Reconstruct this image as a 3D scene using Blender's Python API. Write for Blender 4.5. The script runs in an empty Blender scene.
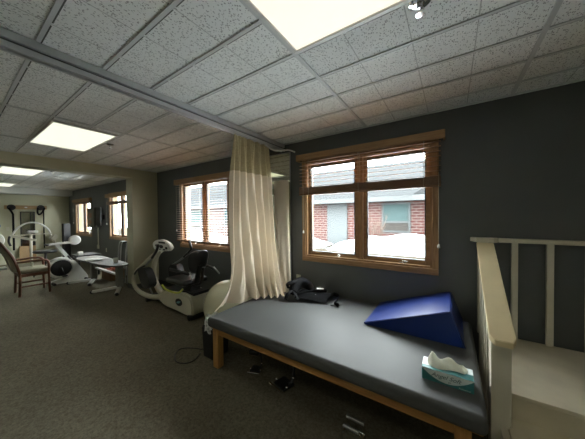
import bpy, bmesh, math, random
from mathutils import Vector, Matrix, noise

random.seed(7)
scene = bpy.context.scene
COL = scene.collection
R = math.radians

# ------------------------------------------------------------------ camera
def setup_camera():
    cd = bpy.data.cameras.new('camera'); co = bpy.data.objects.new('camera', cd); COL.objects.link(co)
    yaw, pitch, roll = -0.592667, -0.0158925, -0.0093733
    cy, sy, cp, sp, cr, sr = math.cos(yaw), math.sin(yaw), math.cos(pitch), math.sin(pitch), math.cos(roll), math.sin(roll)
    f = Vector((sy*cp, cy*cp, sp)); r = Vector((cy, -sy, 0)); u = r.cross(f)
    r2 = r*cr + u*sr; u2 = u*cr - r*sr
    m = Matrix(((r2.x, u2.x, -f.x, 0), (r2.y, u2.y, -f.y, 0), (r2.z, u2.z, -f.z, 1.5), (0, 0, 0, 1)))
    co.matrix_world = m
    cd.sensor_fit = 'HORIZONTAL'; cd.sensor_width = 36
    cd.lens = 36*236.158/585
    cd.clip_start = 0.02; cd.clip_end = 200
    scene.camera = co
setup_camera()

# ------------------------------------------------------------------ light
SKY = 17.5
LAMP = .57
w = bpy.data.worlds.new('overcast_sky'); scene.world = w; w.use_nodes = True
bg = w.node_tree.nodes['Background']
bg.inputs[0].default_value = (0.93, 0.97, 1.0, 1); bg.inputs[1].default_value = SKY
vs = scene.view_settings
vs.view_transform = 'Standard'; vs.look = 'None'; vs.gamma = 1; vs.use_curve_mapping = False
vs.exposure = 0.9

# ------------------------------------------------------------------ materials
MATS = {}
def mat(name, col, rough=.6, metal=0.0, var=0.0, vscale=8.0, bump=0.0, bscale=60.0, spec=.5, coat=0.0, emit=None, estr=0.0, trans=0.0):
    if name in MATS: return MATS[name]
    m = bpy.data.materials.new(name); m.use_nodes = True; nt = m.node_tree; N = nt.nodes; L = nt.links
    b = N['Principled BSDF']
    b.inputs['Base Color'].default_value = (*col, 1); b.inputs['Roughness'].default_value = rough
    b.inputs['Metallic'].default_value = metal; b.inputs['Specular IOR Level'].default_value = spec
    b.inputs['Coat Weight'].default_value = coat
    tc = N.new('ShaderNodeTexCoord')
    if var > 0:
        n = N.new('ShaderNodeTexNoise'); n.inputs['Scale'].default_value = vscale; n.inputs['Detail'].default_value = 4
        L.new(tc.outputs['Object'], n.inputs['Vector'])
        r = N.new('ShaderNodeValToRGB'); r.color_ramp.elements[0].position = .3; r.color_ramp.elements[1].position = .7
        r.color_ramp.elements[0].color = (*[c*(1-var) for c in col], 1); r.color_ramp.elements[1].color = (*[min(1, c*(1+var)) for c in col], 1)
        L.new(n.outputs['Fac'], r.inputs['Fac']); L.new(r.outputs['Color'], b.inputs['Base Color'])
    if bump > 0:
        n = N.new('ShaderNodeTexNoise'); n.inputs['Scale'].default_value = bscale; n.inputs['Detail'].default_value = 3
        L.new(tc.outputs['Object'], n.inputs['Vector'])
        bp = N.new('ShaderNodeBump'); bp.inputs['Strength'].default_value = bump; bp.inputs['Distance'].default_value = .01
        L.new(n.outputs['Fac'], bp.inputs['Height']); L.new(bp.outputs['Normal'], b.inputs['Normal'])
    if emit:
        b.inputs['Emission Color'].default_value = (*emit, 1); b.inputs['Emission Strength'].default_value = estr
    MATS[name] = m
    return m

def wood(name, c1, c2, axis='X', scale=6, rough=.45):
    if name in MATS: return MATS[name]
    m = bpy.data.materials.new(name); m.use_nodes = True; nt = m.node_tree; N = nt.nodes; L = nt.links
    b = N['Principled BSDF']; b.inputs['Roughness'].default_value = rough
    tc = N.new('ShaderNodeTexCoord'); mp = N.new('ShaderNodeMapping')
    sc = {'X': (1, 14, 14), 'Y': (14, 1, 14), 'Z': (14, 14, 1)}[axis]
    mp.inputs['Scale'].default_value = sc
    n = N.new('ShaderNodeTexNoise'); n.inputs['Scale'].default_value = scale; n.inputs['Detail'].default_value = 5; n.inputs['Distortion'].default_value = .8
    r = N.new('ShaderNodeValToRGB'); r.color_ramp.elements[0].color = (*c1, 1); r.color_ramp.elements[1].color = (*c2, 1)
    r.color_ramp.elements[0].position = .3; r.color_ramp.elements[1].position = .7
    L.new(tc.outputs['Object'], mp.inputs['Vector']); L.new(mp.outputs['Vector'], n.inputs['Vector'])
    L.new(n.outputs['Fac'], r.inputs['Fac']); L.new(r.outputs['Color'], b.inputs['Base Color'])
    MATS[name] = m
    return m

def glass_mat():
    m = bpy.data.materials.new('window_glass'); m.use_nodes = True; nt = m.node_tree; N = nt.nodes; L = nt.links
    N.remove(N['Principled BSDF']); out = N['Material Output']
    t = N.new('ShaderNodeBsdfTransparent'); t.inputs[0].default_value = (.96, .98, .97, 1)
    g = N.new('ShaderNodeBsdfGlossy'); g.inputs['Roughness'].default_value = .02
    f = N.new('ShaderNodeLayerWeight'); f.inputs['Blend'].default_value = .5
    p = N.new('ShaderNodeMath'); p.operation = 'POWER'; p.inputs[1].default_value = 5; L.new(f.outputs['Facing'], p.inputs[0])
    q = N.new('ShaderNodeMath'); q.operation = 'MULTIPLY_ADD'; q.inputs[1].default_value = .7; q.inputs[2].default_value = .03; L.new(p.outputs[0], q.inputs[0])
    mx = N.new('ShaderNodeMixShader')
    L.new(q.outputs[0], mx.inputs[0]); L.new(t.outputs[0], mx.inputs[1]); L.new(g.outputs[0], mx.inputs[2]); L.new(mx.outputs[0], out.inputs['Surface'])
    return m
GLASS = glass_mat()

def cloth_mat(name, col, transl=.3, holes=0.0, mesh_scale=0):
    m = bpy.data.materials.new(name); m.use_nodes = True; nt = m.node_tree; N = nt.nodes; L = nt.links
    N.remove(N['Principled BSDF']); out = N['Material Output']
    d = N.new('ShaderNodeBsdfDiffuse'); d.inputs[0].default_value = (*col, 1)
    t = N.new('ShaderNodeBsdfTranslucent'); t.inputs[0].default_value = (*col, 1)
    mx = N.new('ShaderNodeMixShader'); mx.inputs[0].default_value = transl
    L.new(d.outputs[0], mx.inputs[1]); L.new(t.outputs[0], mx.inputs[2])
    last = mx
    if holes > 0:
        tr = N.new('ShaderNodeBsdfTransparent'); m2 = N.new('ShaderNodeMixShader')
        tc = N.new('ShaderNodeTexCoord'); v = N.new('ShaderNodeTexVoronoi'); v.inputs['Scale'].default_value = mesh_scale
        L.new(tc.outputs['Object'], v.inputs['Vector'])
        mr = N.new('ShaderNodeMapRange'); mr.inputs['From Min'].default_value = .2; mr.inputs['From Max'].default_value = .6
        mr.inputs['To Min'].default_value = min(1, holes*1.6); mr.inputs['To Max'].default_value = holes*.4
        L.new(v.outputs['Distance'], mr.inputs['Value']); L.new(mr.outputs[0], m2.inputs[0])
        L.new(mx.outputs[0], m2.inputs[1]); L.new(tr.outputs[0], m2.inputs[2]); last = m2
    L.new(last.outputs[0], out.inputs['Surface'])
    return m

def math_node(N, L, op, a, b=None, c=None):
    n = N.new('ShaderNodeMath'); n.operation = op
    for i, v in enumerate((a, b, c)):
        if v is None: continue
        if isinstance(v, (int, float)): n.inputs[i].default_value = v
        else: L.new(v, n.inputs[i])
    return n.outputs[0]

def ceiling_mat():
    m = bpy.data.materials.new('fissured_ceiling_tile'); m.use_nodes = True; nt = m.node_tree; N = nt.nodes; L = nt.links
    b = N['Principled BSDF']; b.inputs['Roughness'].default_value = .9; b.inputs['Specular IOR Level'].default_value = .1
    tc = N.new('ShaderNodeTexCoord')
    mp = N.new('ShaderNodeMapping'); mp.inputs['Scale'].default_value = (1, .7, 1); L.new(tc.outputs['Object'], mp.inputs['Vector'])
    sep = N.new('ShaderNodeSeparateXYZ'); L.new(tc.outputs['Object'], sep.inputs[0])
    v = N.new('ShaderNodeTexVoronoi'); v.inputs['Scale'].default_value = 125; v.inputs['Randomness'].default_value = 1; L.new(mp.outputs[0], v.inputs['Vector'])
    # pit size varies from cell to cell
    sc = N.new('ShaderNodeSeparateColor'); L.new(v.outputs['Color'], sc.inputs[0])
    rad = math_node(N, L, 'MULTIPLY_ADD', sc.outputs[0], .48, .0)
    pit = math_node(N, L, 'LESS_THAN', v.outputs['Distance'], rad)
    # scored joints, one foot apart both ways
    def joint(c, off, wd):
        a = math_node(N, L, 'ADD', c, off); a = math_node(N, L, 'DIVIDE', a, .305); a = math_node(N, L, 'FRACT', a)
        return math_node(N, L, 'LESS_THAN', a, wd/.305)
    jx = joint(sep.outputs[0], .80+.305*40+.003-4.7, .006)      # faint scores running across the room
    n = N.new('ShaderNodeTexNoise'); n.inputs['Scale'].default_value = 1.3; L.new(tc.outputs['Object'], n.inputs['Vector'])
    tone = N.new('ShaderNodeValToRGB'); tone.color_ramp.elements[0].color = (.78, .79, .76, 1); tone.color_ramp.elements[1].color = (.84, .85, .82, 1)
    L.new(n.outputs['Fac'], tone.inputs['Fac'])
    mx = N.new('ShaderNodeMix'); mx.data_type = 'RGBA'; L.new(tone.outputs[0], mx.inputs['A']); mx.inputs['B'].default_value = (.16, .155, .14, 1)
    L.new(math_node(N, L, 'MULTIPLY', pit, .72), mx.inputs['Factor'])
    mx2 = N.new('ShaderNodeMix'); mx2.data_type = 'RGBA'; L.new(mx.outputs['Result'], mx2.inputs['A']); mx2.inputs['B'].default_value = (.3, .3, .28, 1)
    L.new(math_node(N, L, 'MULTIPLY', jx, .6), mx2.inputs['Factor'])
    L.new(mx2.outputs['Result'], b.inputs['Base Color'])
    return m

def carpet_mat():
    m = bpy.data.materials.new('loop_carpet'); m.use_nodes = True; nt = m.node_tree; N = nt.nodes; L = nt.links
    b = N['Principled BSDF']; b.inputs['Roughness'].default_value = 1; b.inputs['Specular IOR Level'].default_value = .05
    tc = N.new('ShaderNodeTexCoord')
    n = N.new('ShaderNodeTexNoise'); n.inputs['Scale'].default_value = 55; n.inputs['Detail'].default_value = 6; n.inputs['Roughness'].default_value = .75
    n2 = N.new('ShaderNodeTexNoise'); n2.inputs['Scale'].default_value = 1.2; n2.inputs['Detail'].default_value = 3
    for q in (n, n2): L.new(tc.outputs['Object'], q.inputs['Vector'])
    r = N.new('ShaderNodeValToRGB'); r.color_ramp.elements[0].color = (.095, .083, .056, 1); r.color_ramp.elements[1].color = (.270, .243, .178, 1)
    r.color_ramp.elements[0].position = .3; r.color_ramp.elements[1].position = .7
    L.new(n.outputs['Fac'], r.inputs['Fac'])
    mx = N.new('ShaderNodeMix'); mx.data_type = 'RGBA'; mx.blend_type = 'MULTIPLY'; mx.inputs['Factor'].default_value = .45
    L.new(r.outputs[0], mx.inputs['A']); L.new(n2.outputs['Fac'], mx.inputs['B']); L.new(mx.outputs['Result'], b.inputs['Base Color'])
    bp = N.new('ShaderNodeBump'); bp.inputs['Strength'].default_value = .5; bp.inputs['Distance'].default_value = .006
    L.new(n.outputs['Fac'], bp.inputs['Height']); L.new(bp.outputs[0], b.inputs['Normal'])
    return m

def brick_mat():
    m = bpy.data.materials.new('red_brick'); m.use_nodes = True; nt = m.node_tree; N = nt.nodes; L = nt.links
    b = N['Principled BSDF']; b.inputs['Specular IOR Level'].default_value = 0; b.inputs['Roughness'].default_value = .9
    tc = N.new('ShaderNodeTexCoord'); sep = N.new('ShaderNodeSeparateXYZ'); cb = N.new('ShaderNodeCombineXYZ')
    L.new(tc.outputs['Object'], sep.inputs[0]); L.new(sep.outputs[0], cb.inputs[0]); L.new(sep.outputs[2], cb.inputs[1])
    t = N.new('ShaderNodeTexBrick'); L.new(cb.outputs[0], t.inputs['Vector'])
    t.inputs['Scale'].default_value = 1; t.inputs['Brick Width'].default_value = .36; t.inputs['Row Height'].default_value = .13
    t.inputs['Mortar Size'].default_value = .026; t.inputs['Mortar Smooth'].default_value = .2
    t.inputs['Color1'].default_value = (.046, .0145, .012, 1); t.inputs['Color2'].default_value = (.060, .021, .017, 1); t.inputs['Mortar'].default_value = (.105, .09, .085, 1)
    L.new(t.outputs['Color'], b.inputs['Base Color'])
    return m

def roof_mat():
    m = bpy.data.materials.new('snowy_shingles'); m.use_nodes = True; nt = m.node_tree; N = nt.nodes; L = nt.links
    b = N['Principled BSDF']; b.inputs['Specular IOR Level'].default_value = 0; b.inputs['Roughness'].default_value = .9
    tc = N.new('ShaderNodeTexCoord'); mp = N.new('ShaderNodeMapping'); mp.inputs['Scale'].default_value = (.35, .55, .55)
    L.new(tc.outputs['Object'], mp.inputs[0])
    n = N.new('ShaderNodeTexNoise'); n.inputs['Scale'].default_value = 1.1; n.inputs['Detail'].default_value = 5; n.inputs['Roughness'].default_value = .6; L.new(mp.outputs[0], n.inputs['Vector'])
    r = N.new('ShaderNodeValToRGB'); r.color_ramp.interpolation = 'LINEAR'
    r.color_ramp.elements[0].position = .475; r.color_ramp.elements[1].position = .54
    sep = N.new('ShaderNodeSeparateXYZ'); L.new(tc.outputs['Object'], sep.inputs[0])
    row = math_node(N, L, 'FRACT', math_node(N, L, 'DIVIDE', sep.outputs[1], .28)); row = math_node(N, L, 'LESS_THAN', row, .25)
    sh = N.new('ShaderNodeMix'); sh.data_type = 'RGBA'; sh.inputs['A'].default_value = (.017, .018, .019, 1); sh.inputs['B'].default_value = (.011, .0115, .012, 1)
    L.new(row, sh.inputs['Factor'])
    mx = N.new('ShaderNodeMix'); mx.data_type = 'RGBA'; L.new(sh.outputs['Result'], mx.inputs['A']); mx.inputs['B'].default_value = (.046, .048, .049, 1); L.new(r.outputs[0], mx.inputs['Factor']); L.new(mx.outputs['Result'], b.inputs['Base Color'])
    return m

def path_mat():
    m = bpy.data.materials.new('snow_dusted_concrete'); m.use_nodes = True; nt = m.node_tree; N = nt.nodes; L = nt.links
    b = N['Principled BSDF']; b.inputs['Specular IOR Level'].default_value = 0; b.inputs['Roughness'].default_value = .9
    tc = N.new('ShaderNodeTexCoord'); mp = N.new('ShaderNodeMapping'); mp.inputs['Scale'].default_value = (.5, 1.6, 1); L.new(tc.outputs['Object'], mp.inputs[0])
    n = N.new('ShaderNodeTexNoise'); n.inputs['Scale'].default_value = 1.2; n.inputs['Detail'].default_value = 6; L.new(mp.outputs[0], n.inputs['Vector'])
    r = N.new('ShaderNodeValToRGB'); r.color_ramp.elements[0].color = (.030, .026, .020, 1); r.color_ramp.elements[1].color = (.06, .06, .058, 1)
    r.color_ramp.elements[0].position = .45; r.color_ramp.elements[1].position = .6
    L.new(n.outputs['Fac'], r.inputs[0]); L.new(r.outputs[0], b.inputs['Base Color'])
    return m

M_wall = mat('charcoal_wall_paint', (.094, .100, .096), .55, var=.06, vscale=2.5, bump=.05, bscale=120)
M_olive = mat('olive_beige_paint', (.44, .43, .30), .6, var=.04, vscale=2, bump=.04, bscale=120)
M_ceil = ceiling_mat(); M_carpet = carpet_mat(); M_brick = brick_mat(); M_roof = roof_mat(); M_path = path_mat()
M_tbar = mat('painted_grid_steel', (.56, .57, .55), .5)
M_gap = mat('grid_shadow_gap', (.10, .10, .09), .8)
M_oak = wood('oak_trim', (.24, .130, .052), (.37, .215, .095), 'X', 5)
M_oakz = wood('oak_trim_upright', (.24, .130, .052), (.37, .215, .095), 'Z', 5)
M_slat = wood('stained_blind_slat', (.25, .115, .05), (.35, .175, .08), 'X', 3, .4)
M_valance = wood('oak_valance', (.26, .145, .06), (.36, .21, .09), 'X', 4, .5)
M_rail = wood('walnut_blind_rail', (.14, .068, .026), (.20, .10, .04), 'X', 4, .45)
M_table_oak = wood('varnished_oak_frame', (.34, .165, .045), (.48, .25, .075), 'X', 5, .4)
M_vinyl = mat('grey_vinyl', (.078, .081, .080), .54, var=.12, vscale=1.6, bump=.04, bscale=9, spec=.24)
M_blue = mat('blue_vinyl', (.004, .018, .13), .42, var=.1, vscale=4, bump=.05, bscale=7, spec=.32)
M_white = mat('white_plastic', (.62, .62, .58), .4)
M_cream = mat('cream_plastic', (.50, .48, .38), .4)
M_black = mat('black_plastic', (.012, .012, .013), .45)
M_blackf = mat('black_fabric', (.009, .009, .010), .85, spec=.15, bump=.2, bscale=60)
M_blackv = mat('black_vinyl', (.014, .014, .015), .28, bump=.06, bscale=12)
M_chrome = mat('chrome', (.75, .75, .75), .15, 1)
M_alu = mat('brushed_aluminium', (.42, .42, .42), .35, 1)
M_track = mat('painted_aluminium_track', (.50, .51, .51), .35, .5)
M_trackd = mat('track_channel_dark', (.10, .10, .10), .5, .3)
M_snow = mat('snow', (.50, .52, .54), .9, spec=0, var=.05, vscale=1, bump=.3, bscale=3)
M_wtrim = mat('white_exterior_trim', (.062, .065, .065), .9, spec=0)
M_teal = mat('curtained_house_glass', (.038, .056, .056), .9, spec=0, var=.15, vscale=3)
M_railpaint = mat('worn_cream_gloss_paint', (.62, .58, .46), .35, var=.08, vscale=4)
M_cap = mat('worn_lamplit_cap_paint', (.74, .62, .38), .4, var=.06, vscale=5)  # warm lamp glow on the cap is put into its colour
M_step = mat('scuffed_cream_deck_paint', (.60, .54, .40), .55, var=.15, vscale=3)
M_chairwood = wood('dark_cherry_wood', (.10, .038, .018), (.17, .07, .035), 'Z', 5, .35)
M_chairfab = mat('sage_upholstery', (.20, .185, .125), .9, var=.1, vscale=30)
M_wood2 = wood('pine_board', (.30, .19, .085), (.38, .25, .12), 'X', 4)
M_brownbox = mat('brown_cardboard', (.25, .14, .07), .9, var=.1)
M_mirror = mat('mirror_silver', (.60, .60, .47), .015, 1)
M_mesh = cloth_mat('curtain_header_mesh', (.60, .52, .32), .4, .30, 130)
M_curt = cloth_mat('cream_curtain_cloth', (.80, .71, .57), .35)
M_tissue = cloth_mat('white_tissue', (.84, .83, .74), .3)
M_ball = mat('pearl_vinyl_ball', (.62, .60, .42), .18, coat=.5)

# ------------------------------------------------------------------ mesh helpers
def xf(verts, m): 
    for v in verts: v.co = m @ v.co
def box(bm, x0, x1, y0, y1, z0, z1, bev=0.0, seg=2, rot=None):
    """axis box; rot = (angle_z, cx, cy) turns it about a vertical axis"""
    r = bmesh.ops.create_cube(bm, size=1)
    vs_ = r['verts']
    for v in vs_:
        v.co = Vector(((x0+x1)/2 + v.co.x*(x1-x0), (y0+y1)/2 + v.co.y*(y1-y0), (z0+z1)/2 + v.co.z*(z1-z0)))
    if bev > 0:
        es = set(e for v in vs_ for e in v.link_edges)
        rr = bmesh.ops.bevel(bm, geom=list(es), offset=bev, segments=seg, affect='EDGES', profile=.5)
        vs_ = list(set(v for v in rr['verts']) | set(v for v in vs_ if v.is_valid))
    if rot:
        T = Matrix.Translation((rot[1], rot[2], 0)) @ Matrix.Rotation(rot[0], 4, 'Z') @ Matrix.Translation((-rot[1], -rot[2], 0))
        for v in vs_: v.co = T @ v.co
    return vs_
def obox(bm, a, b, wd, th, bev=0.0, up=(0, 0, 1)):
    """a bar of section wd x th from a to b"""
    a = Vector(a); b = Vector(b); d = (b-a); ln = d.length; d.normalize(); up = Vector(up)
    if abs(d.dot(up)) > .98: up = Vector((1, 0, 0))
    s = d.cross(up).normalized(); u = s.cross(d)
    vs_ = bmesh.ops.create_cube(bm, size=1)['verts']
    for v in vs_: v.co = Vector((v.co.x*wd, v.co.y*ln, v.co.z*th))
    if bev > 0:
        es = set(e for v in vs_ for e in v.link_edges)
        rr = bmesh.ops.bevel(bm, geom=list(es), offset=bev, segments=2, affect='EDGES')
        vs_ = list(set(rr['verts']) | set(v for v in vs_ if v.is_valid))
    c = (a+b)/2
    for v in vs_:
        p = v.co.copy(); v.co = c + s*p.x + d*p.y + u*p.z
def smooth_path(pts, n=8):
    pts = [Vector(p) for p in pts]; out = []
    for i in range(len(pts)-1):
        p0 = pts[max(i-1, 0)]; p1 = pts[i]; p2 = pts[i+1]; p3 = pts[min(i+2, len(pts)-1)]
        for k in range(n):
            t = k/n
            out.append(.5*((2*p1) + (p2-p0)*t + (2*p0-5*p1+4*p2-p3)*t*t + (3*p1-p0-3*p2+p3)*t**3))
    out.append(pts[-1]); return out
def tube(bm, pts, r, seg=10, smooth=True, n=8, radii=None, flat=1.0):
    """round tube along pts; flat squeezes its section sideways"""
    P = smooth_path(pts, n) if smooth and len(pts) > 2 else [Vector(p) for p in pts]
    if radii: 
        k = len(radii)-1; rr = []
        for i in range(len(P)):
            t = i/(len(P)-1)*k; j = min(int(t), k-1); rr.append(radii[j]*(1-(t-j)) + radii[j+1]*(t-j))
    else: rr = [r]*len(P)
    rings = []; prev = None
    for i, p in enumerate(P):
        d = (P[min(i+1, len(P)-1)] - P[max(i-1, 0)]).normalized()
        if prev is None:
            a = Vector((0, 1, 0)) if abs(d.y) < .9 else Vector((1, 0, 0))
            s = d.cross(a).normalized()
        else:
            s = (prev - d*prev.dot(d)).normalized()
        prev = s; u = d.cross(s)
        rings.append([bm.verts.new(p + s*math.cos(2*math.pi*k/seg)*rr[i] + u*math.sin(2*math.pi*k/seg)*rr[i]*flat) for k in range(seg)])
    for i in range(len(rings)-1):
        for k in range(seg):
            f = bm.faces.new((rings[i][k], rings[i][(k+1) % seg], rings[i+1][(k+1) % seg], rings[i+1][k])); f.smooth = True
    bm.faces.new(rings[0][::-1]); bm.faces.new(rings[-1])
def lathe(bm, prof, c=(0, 0, 0), seg=24, axis='Z'):
    """prof: (radius, height) pairs turned about an axis"""
    rings = []
    for r, h in prof:
        ring = []
        for k in range(seg):
            a = 2*math.pi*k/seg; x, y = r*math.cos(a), r*math.sin(a)
            p = {'Z': (x, y, h), 'Y': (x, h, y), 'X': (h, x, y)}[axis]
            ring.append(bm.verts.new(Vector(p)+Vector(c)))
        rings.append(ring)
    for i in range(len(rings)-1):
        for k in range(seg):
            f = bm.faces.new((rings[i][k], rings[i][(k+1) % seg], rings[i+1][(k+1) % seg], rings[i+1][k])); f.smooth = True
    bm.faces.new(rings[0][::-1]); bm.faces.new(rings[-1])
def prism(bm, poly, a, b, axis='Y', bev=0.0):
    """outline extruded from a to b; outline axes are XZ for Y, YZ for X, XY for Z"""
    def P(p, h): return {'Y': (p[0], h, p[1]), 'X': (h, p[0], p[1]), 'Z': (p[0], p[1], h)}[axis]
    va = [bm.verts.new(P(p, a)) for p in poly]; vb = [bm.verts.new(P(p, b)) for p in poly]
    n = len(poly); fs = [bm.faces.new(va), bm.faces.new(vb[::-1])]
    for i in range(n): fs.append(bm.faces.new((va[i], vb[i], vb[(i+1) % n], va[(i+1) % n])))
    bmesh.ops.recalc_face_normals(bm, faces=fs)
    if bev > 0:
        es = set(e for f in fs for e in f.edges)
        bmesh.ops.bevel(bm, geom=list(es), offset=bev, segments=2, affect='EDGES')
def curve_poly(pts, n=6):
    """closed smooth outline in 2D"""
    out = []; m = len(pts)
    for i in range(m):
        p0, p1, p2, p3 = [Vector((*pts[(i+k-1) % m], 0)) for k in range(4)]
        for k in range(n):
            t = k/n; q = .5*((2*p1) + (p2-p0)*t + (2*p0-5*p1+4*p2-p3)*t*t + (3*p1-p0-3*p2+p3)*t**3)
            out.append((q.x, q.y))
    return out
def grid(bm, fn, nu, nv, thick=None):
    V = [[bm.verts.new(fn(i/nu, j/nv)) for i in range(nu+1)] for j in range(nv+1)]
    for j in range(nv):
        for i in range(nu):
            f = bm.faces.new((V[j][i], V[j][i+1], V[j+1][i+1], V[j+1][i])); f.smooth = True

def obj(name, bm, m, parent=None, smooth=False, label=None):
    """mesh given in world coordinates; stored relative to its parent's base point"""
    if parent is None:
        xs = [v.co for v in bm.verts]
        o_ = Vector(((min(v.x for v in xs)+max(v.x for v in xs))/2, (min(v.y for v in xs)+max(v.y for v in xs))/2, min(v.z for v in xs)))
    else:
        o_ = base_of(parent)
    for v in bm.verts: v.co -= o_
    me = bpy.data.meshes.new(name)
    bmesh.ops.recalc_face_normals(bm, faces=bm.faces[:])
    if smooth:
        for f in bm.faces: f.smooth = True
    bm.to_mesh(me); bm.free()
    if smooth:
        try: me.set_sharp_from_angle(angle=R(40))
        except Exception: pass
    me.materials.append(m)
    o = bpy.data.objects.new(name, me); COL.objects.link(o)
    if parent is None: o.location = o_
    else: o.parent = parent
    if label: o['label'] = label
    return o
def obj_split(name, bm, m, parent, smooth=False):
    """one object for every separate piece of the mesh"""
    bm.verts.ensure_lookup_table(); seen = set(); res = []
    for v0 in bm.verts:
        if v0 in seen: continue
        st, isl = [v0], []
        seen.add(v0)
        while st:
            v = st.pop(); isl.append(v)
            for e in v.link_edges:
                w_ = e.other_vert(v)
                if w_ not in seen: seen.add(w_); st.append(w_)
        nb = bmesh.new(); mp_ = {v: nb.verts.new(v.co) for v in isl}
        for f in {f for v in isl for f in v.link_faces}:
            g = nb.faces.new([mp_[v] for v in f.verts]); g.smooth = f.smooth
        res.append(obj(name, nb, m, parent, smooth))
    bm.free()
    return res
def base_of(o):
    p = Vector((0, 0, 0))
    while o is not None: p += Vector(o.location); o = o.parent
    return p
def thing(name, label, cat, loc, group=None):
    o = bpy.data.objects.new(name, None); o.empty_display_size = .1; COL.objects.link(o); o.location = loc
    o['label'] = label; o['category'] = cat
    if group: o['group'] = group
    return o
def tag(o, label, cat, group=None, kind=None):
    o['label'] = label; o['category'] = cat
    if group: o['group'] = group
    if kind: o['kind'] = kind
    return o
def struct(name, bm, m, parent=None, label=None):
    o = obj(name, bm, m, parent)
    if parent is None: o['kind'] = 'structure'
    if label: o['label'] = label
    return o
def NB(): return bmesh.new()
def bx(*a, **k):
    bm = NB(); box(bm, *a, **k); return bm

# ================================================================== ROOM SHELL
X0, X1, Y0, WY, CH = -12.0, 2.6, -2.75, 2.70, 2.50
struct('floor', bx(X0, X1, Y0, WY, -.1, 0), M_carpet, label='olive brown loop carpet floor')
struct('ceiling', bx(X0, X1, Y0, WY, CH, CH+.08), M_ceil, label='grey white perforated tile ceiling')
# openings: (x0, x1, z0, z1)
WINS = [(-1.60, -.155, .965, 2.20), (-4.50, -3.12, .955, 2.17), (-8.12, -6.70, .945, 2.14), (-11.15, -9.66, .945, 2.10)]
bm = NB(); TH = .20
edges = sorted(WINS, key=lambda q: q[0]); cur = X0
for (a, b, z0, z1) in edges:
    box(bm, cur, a, WY, WY+TH, -.1, CH+.08)
    box(bm, a, b, WY, WY+TH, -.1, z0); box(bm, a, b, WY, WY+TH, z1, CH+.08); cur = b
box(bm, cur, X1, WY, WY+TH, -.1, CH+.08)
struct('wall_back', bm, M_wall, label='charcoal painted window wall')
struct('wall_left', bx(X0-.15, X0, Y0, WY, -.1, CH+.08), M_olive, label='olive beige end wall of the far room')
M_pale = mat('white_bounce_paint', (.78, .78, .74), .6, var=.03, vscale=2)  # for the unseen walls, set close and white to bounce light upward
struct('wall_right', bx(X1, X1+.15, Y0, WY, -.1, CH+.08), M_pale)
struct('wall_front', bx(X0, X1, Y0-.15, Y0, -.1, CH+.08), M_pale)
bm = NB()
box(bm, -5.74, -5.45, 2.2, WY, 0, CH); box(bm, -5.74, -5.45, Y0, 2.2, 2.315, CH)
struct('wall_divider', bm, M_olive, label='olive beige column and header between the two rooms')
struct('trim_1', bx(-11.99, -11.55, Y0, WY, 2.30, CH), M_tbar, label='pale boxed soffit along the far end wall')
# black cove base
bm = NB(); box(bm, -5.45, -5.443, 2.2, WY, 0, .10); box(bm, -5.74, -5.45, 2.193, 2.2, 0, .10)
struct('baseboard_divider', bm, M_gap)
struct('baseboard_back', bx(-5.44, X1, WY-.008, WY, 0, .10), M_black)
# ceiling grid: bars every foot along the window wall direction, main tees every four feet across
bm = NB(); bg_ = NB()
ys = [.322+.305*k for k in range(-14, 8)]
for y in ys:
    if y < Y0+.05 or y > WY-.03: continue
    box(bm, X0, X1, y-.011, y+.009, CH-.006, CH+.002)
xs_ = [-.80+.305*k for k in range(-37, 14)]
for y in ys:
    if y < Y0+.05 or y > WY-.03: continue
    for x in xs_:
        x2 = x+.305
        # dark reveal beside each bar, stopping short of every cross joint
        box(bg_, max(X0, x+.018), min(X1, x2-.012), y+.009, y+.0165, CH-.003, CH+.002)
for k in range(-9, 4):
    x = -.80+1.22*k
    box(bm, x-.013, x+.013, Y0, WY, CH-.008, CH+.002)
box(bm, X0, X1, WY-.022, WY, CH-.012, CH)      # wall angle
box(bm, -5.45, -5.43, Y0, WY, CH-.012, CH)
struct('trim_2', bm, M_tbar, label='painted suspended ceiling grid bars')
struct('trim_3', bg_, M_gap, label='dark reveals beside the ceiling grid bars')

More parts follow.
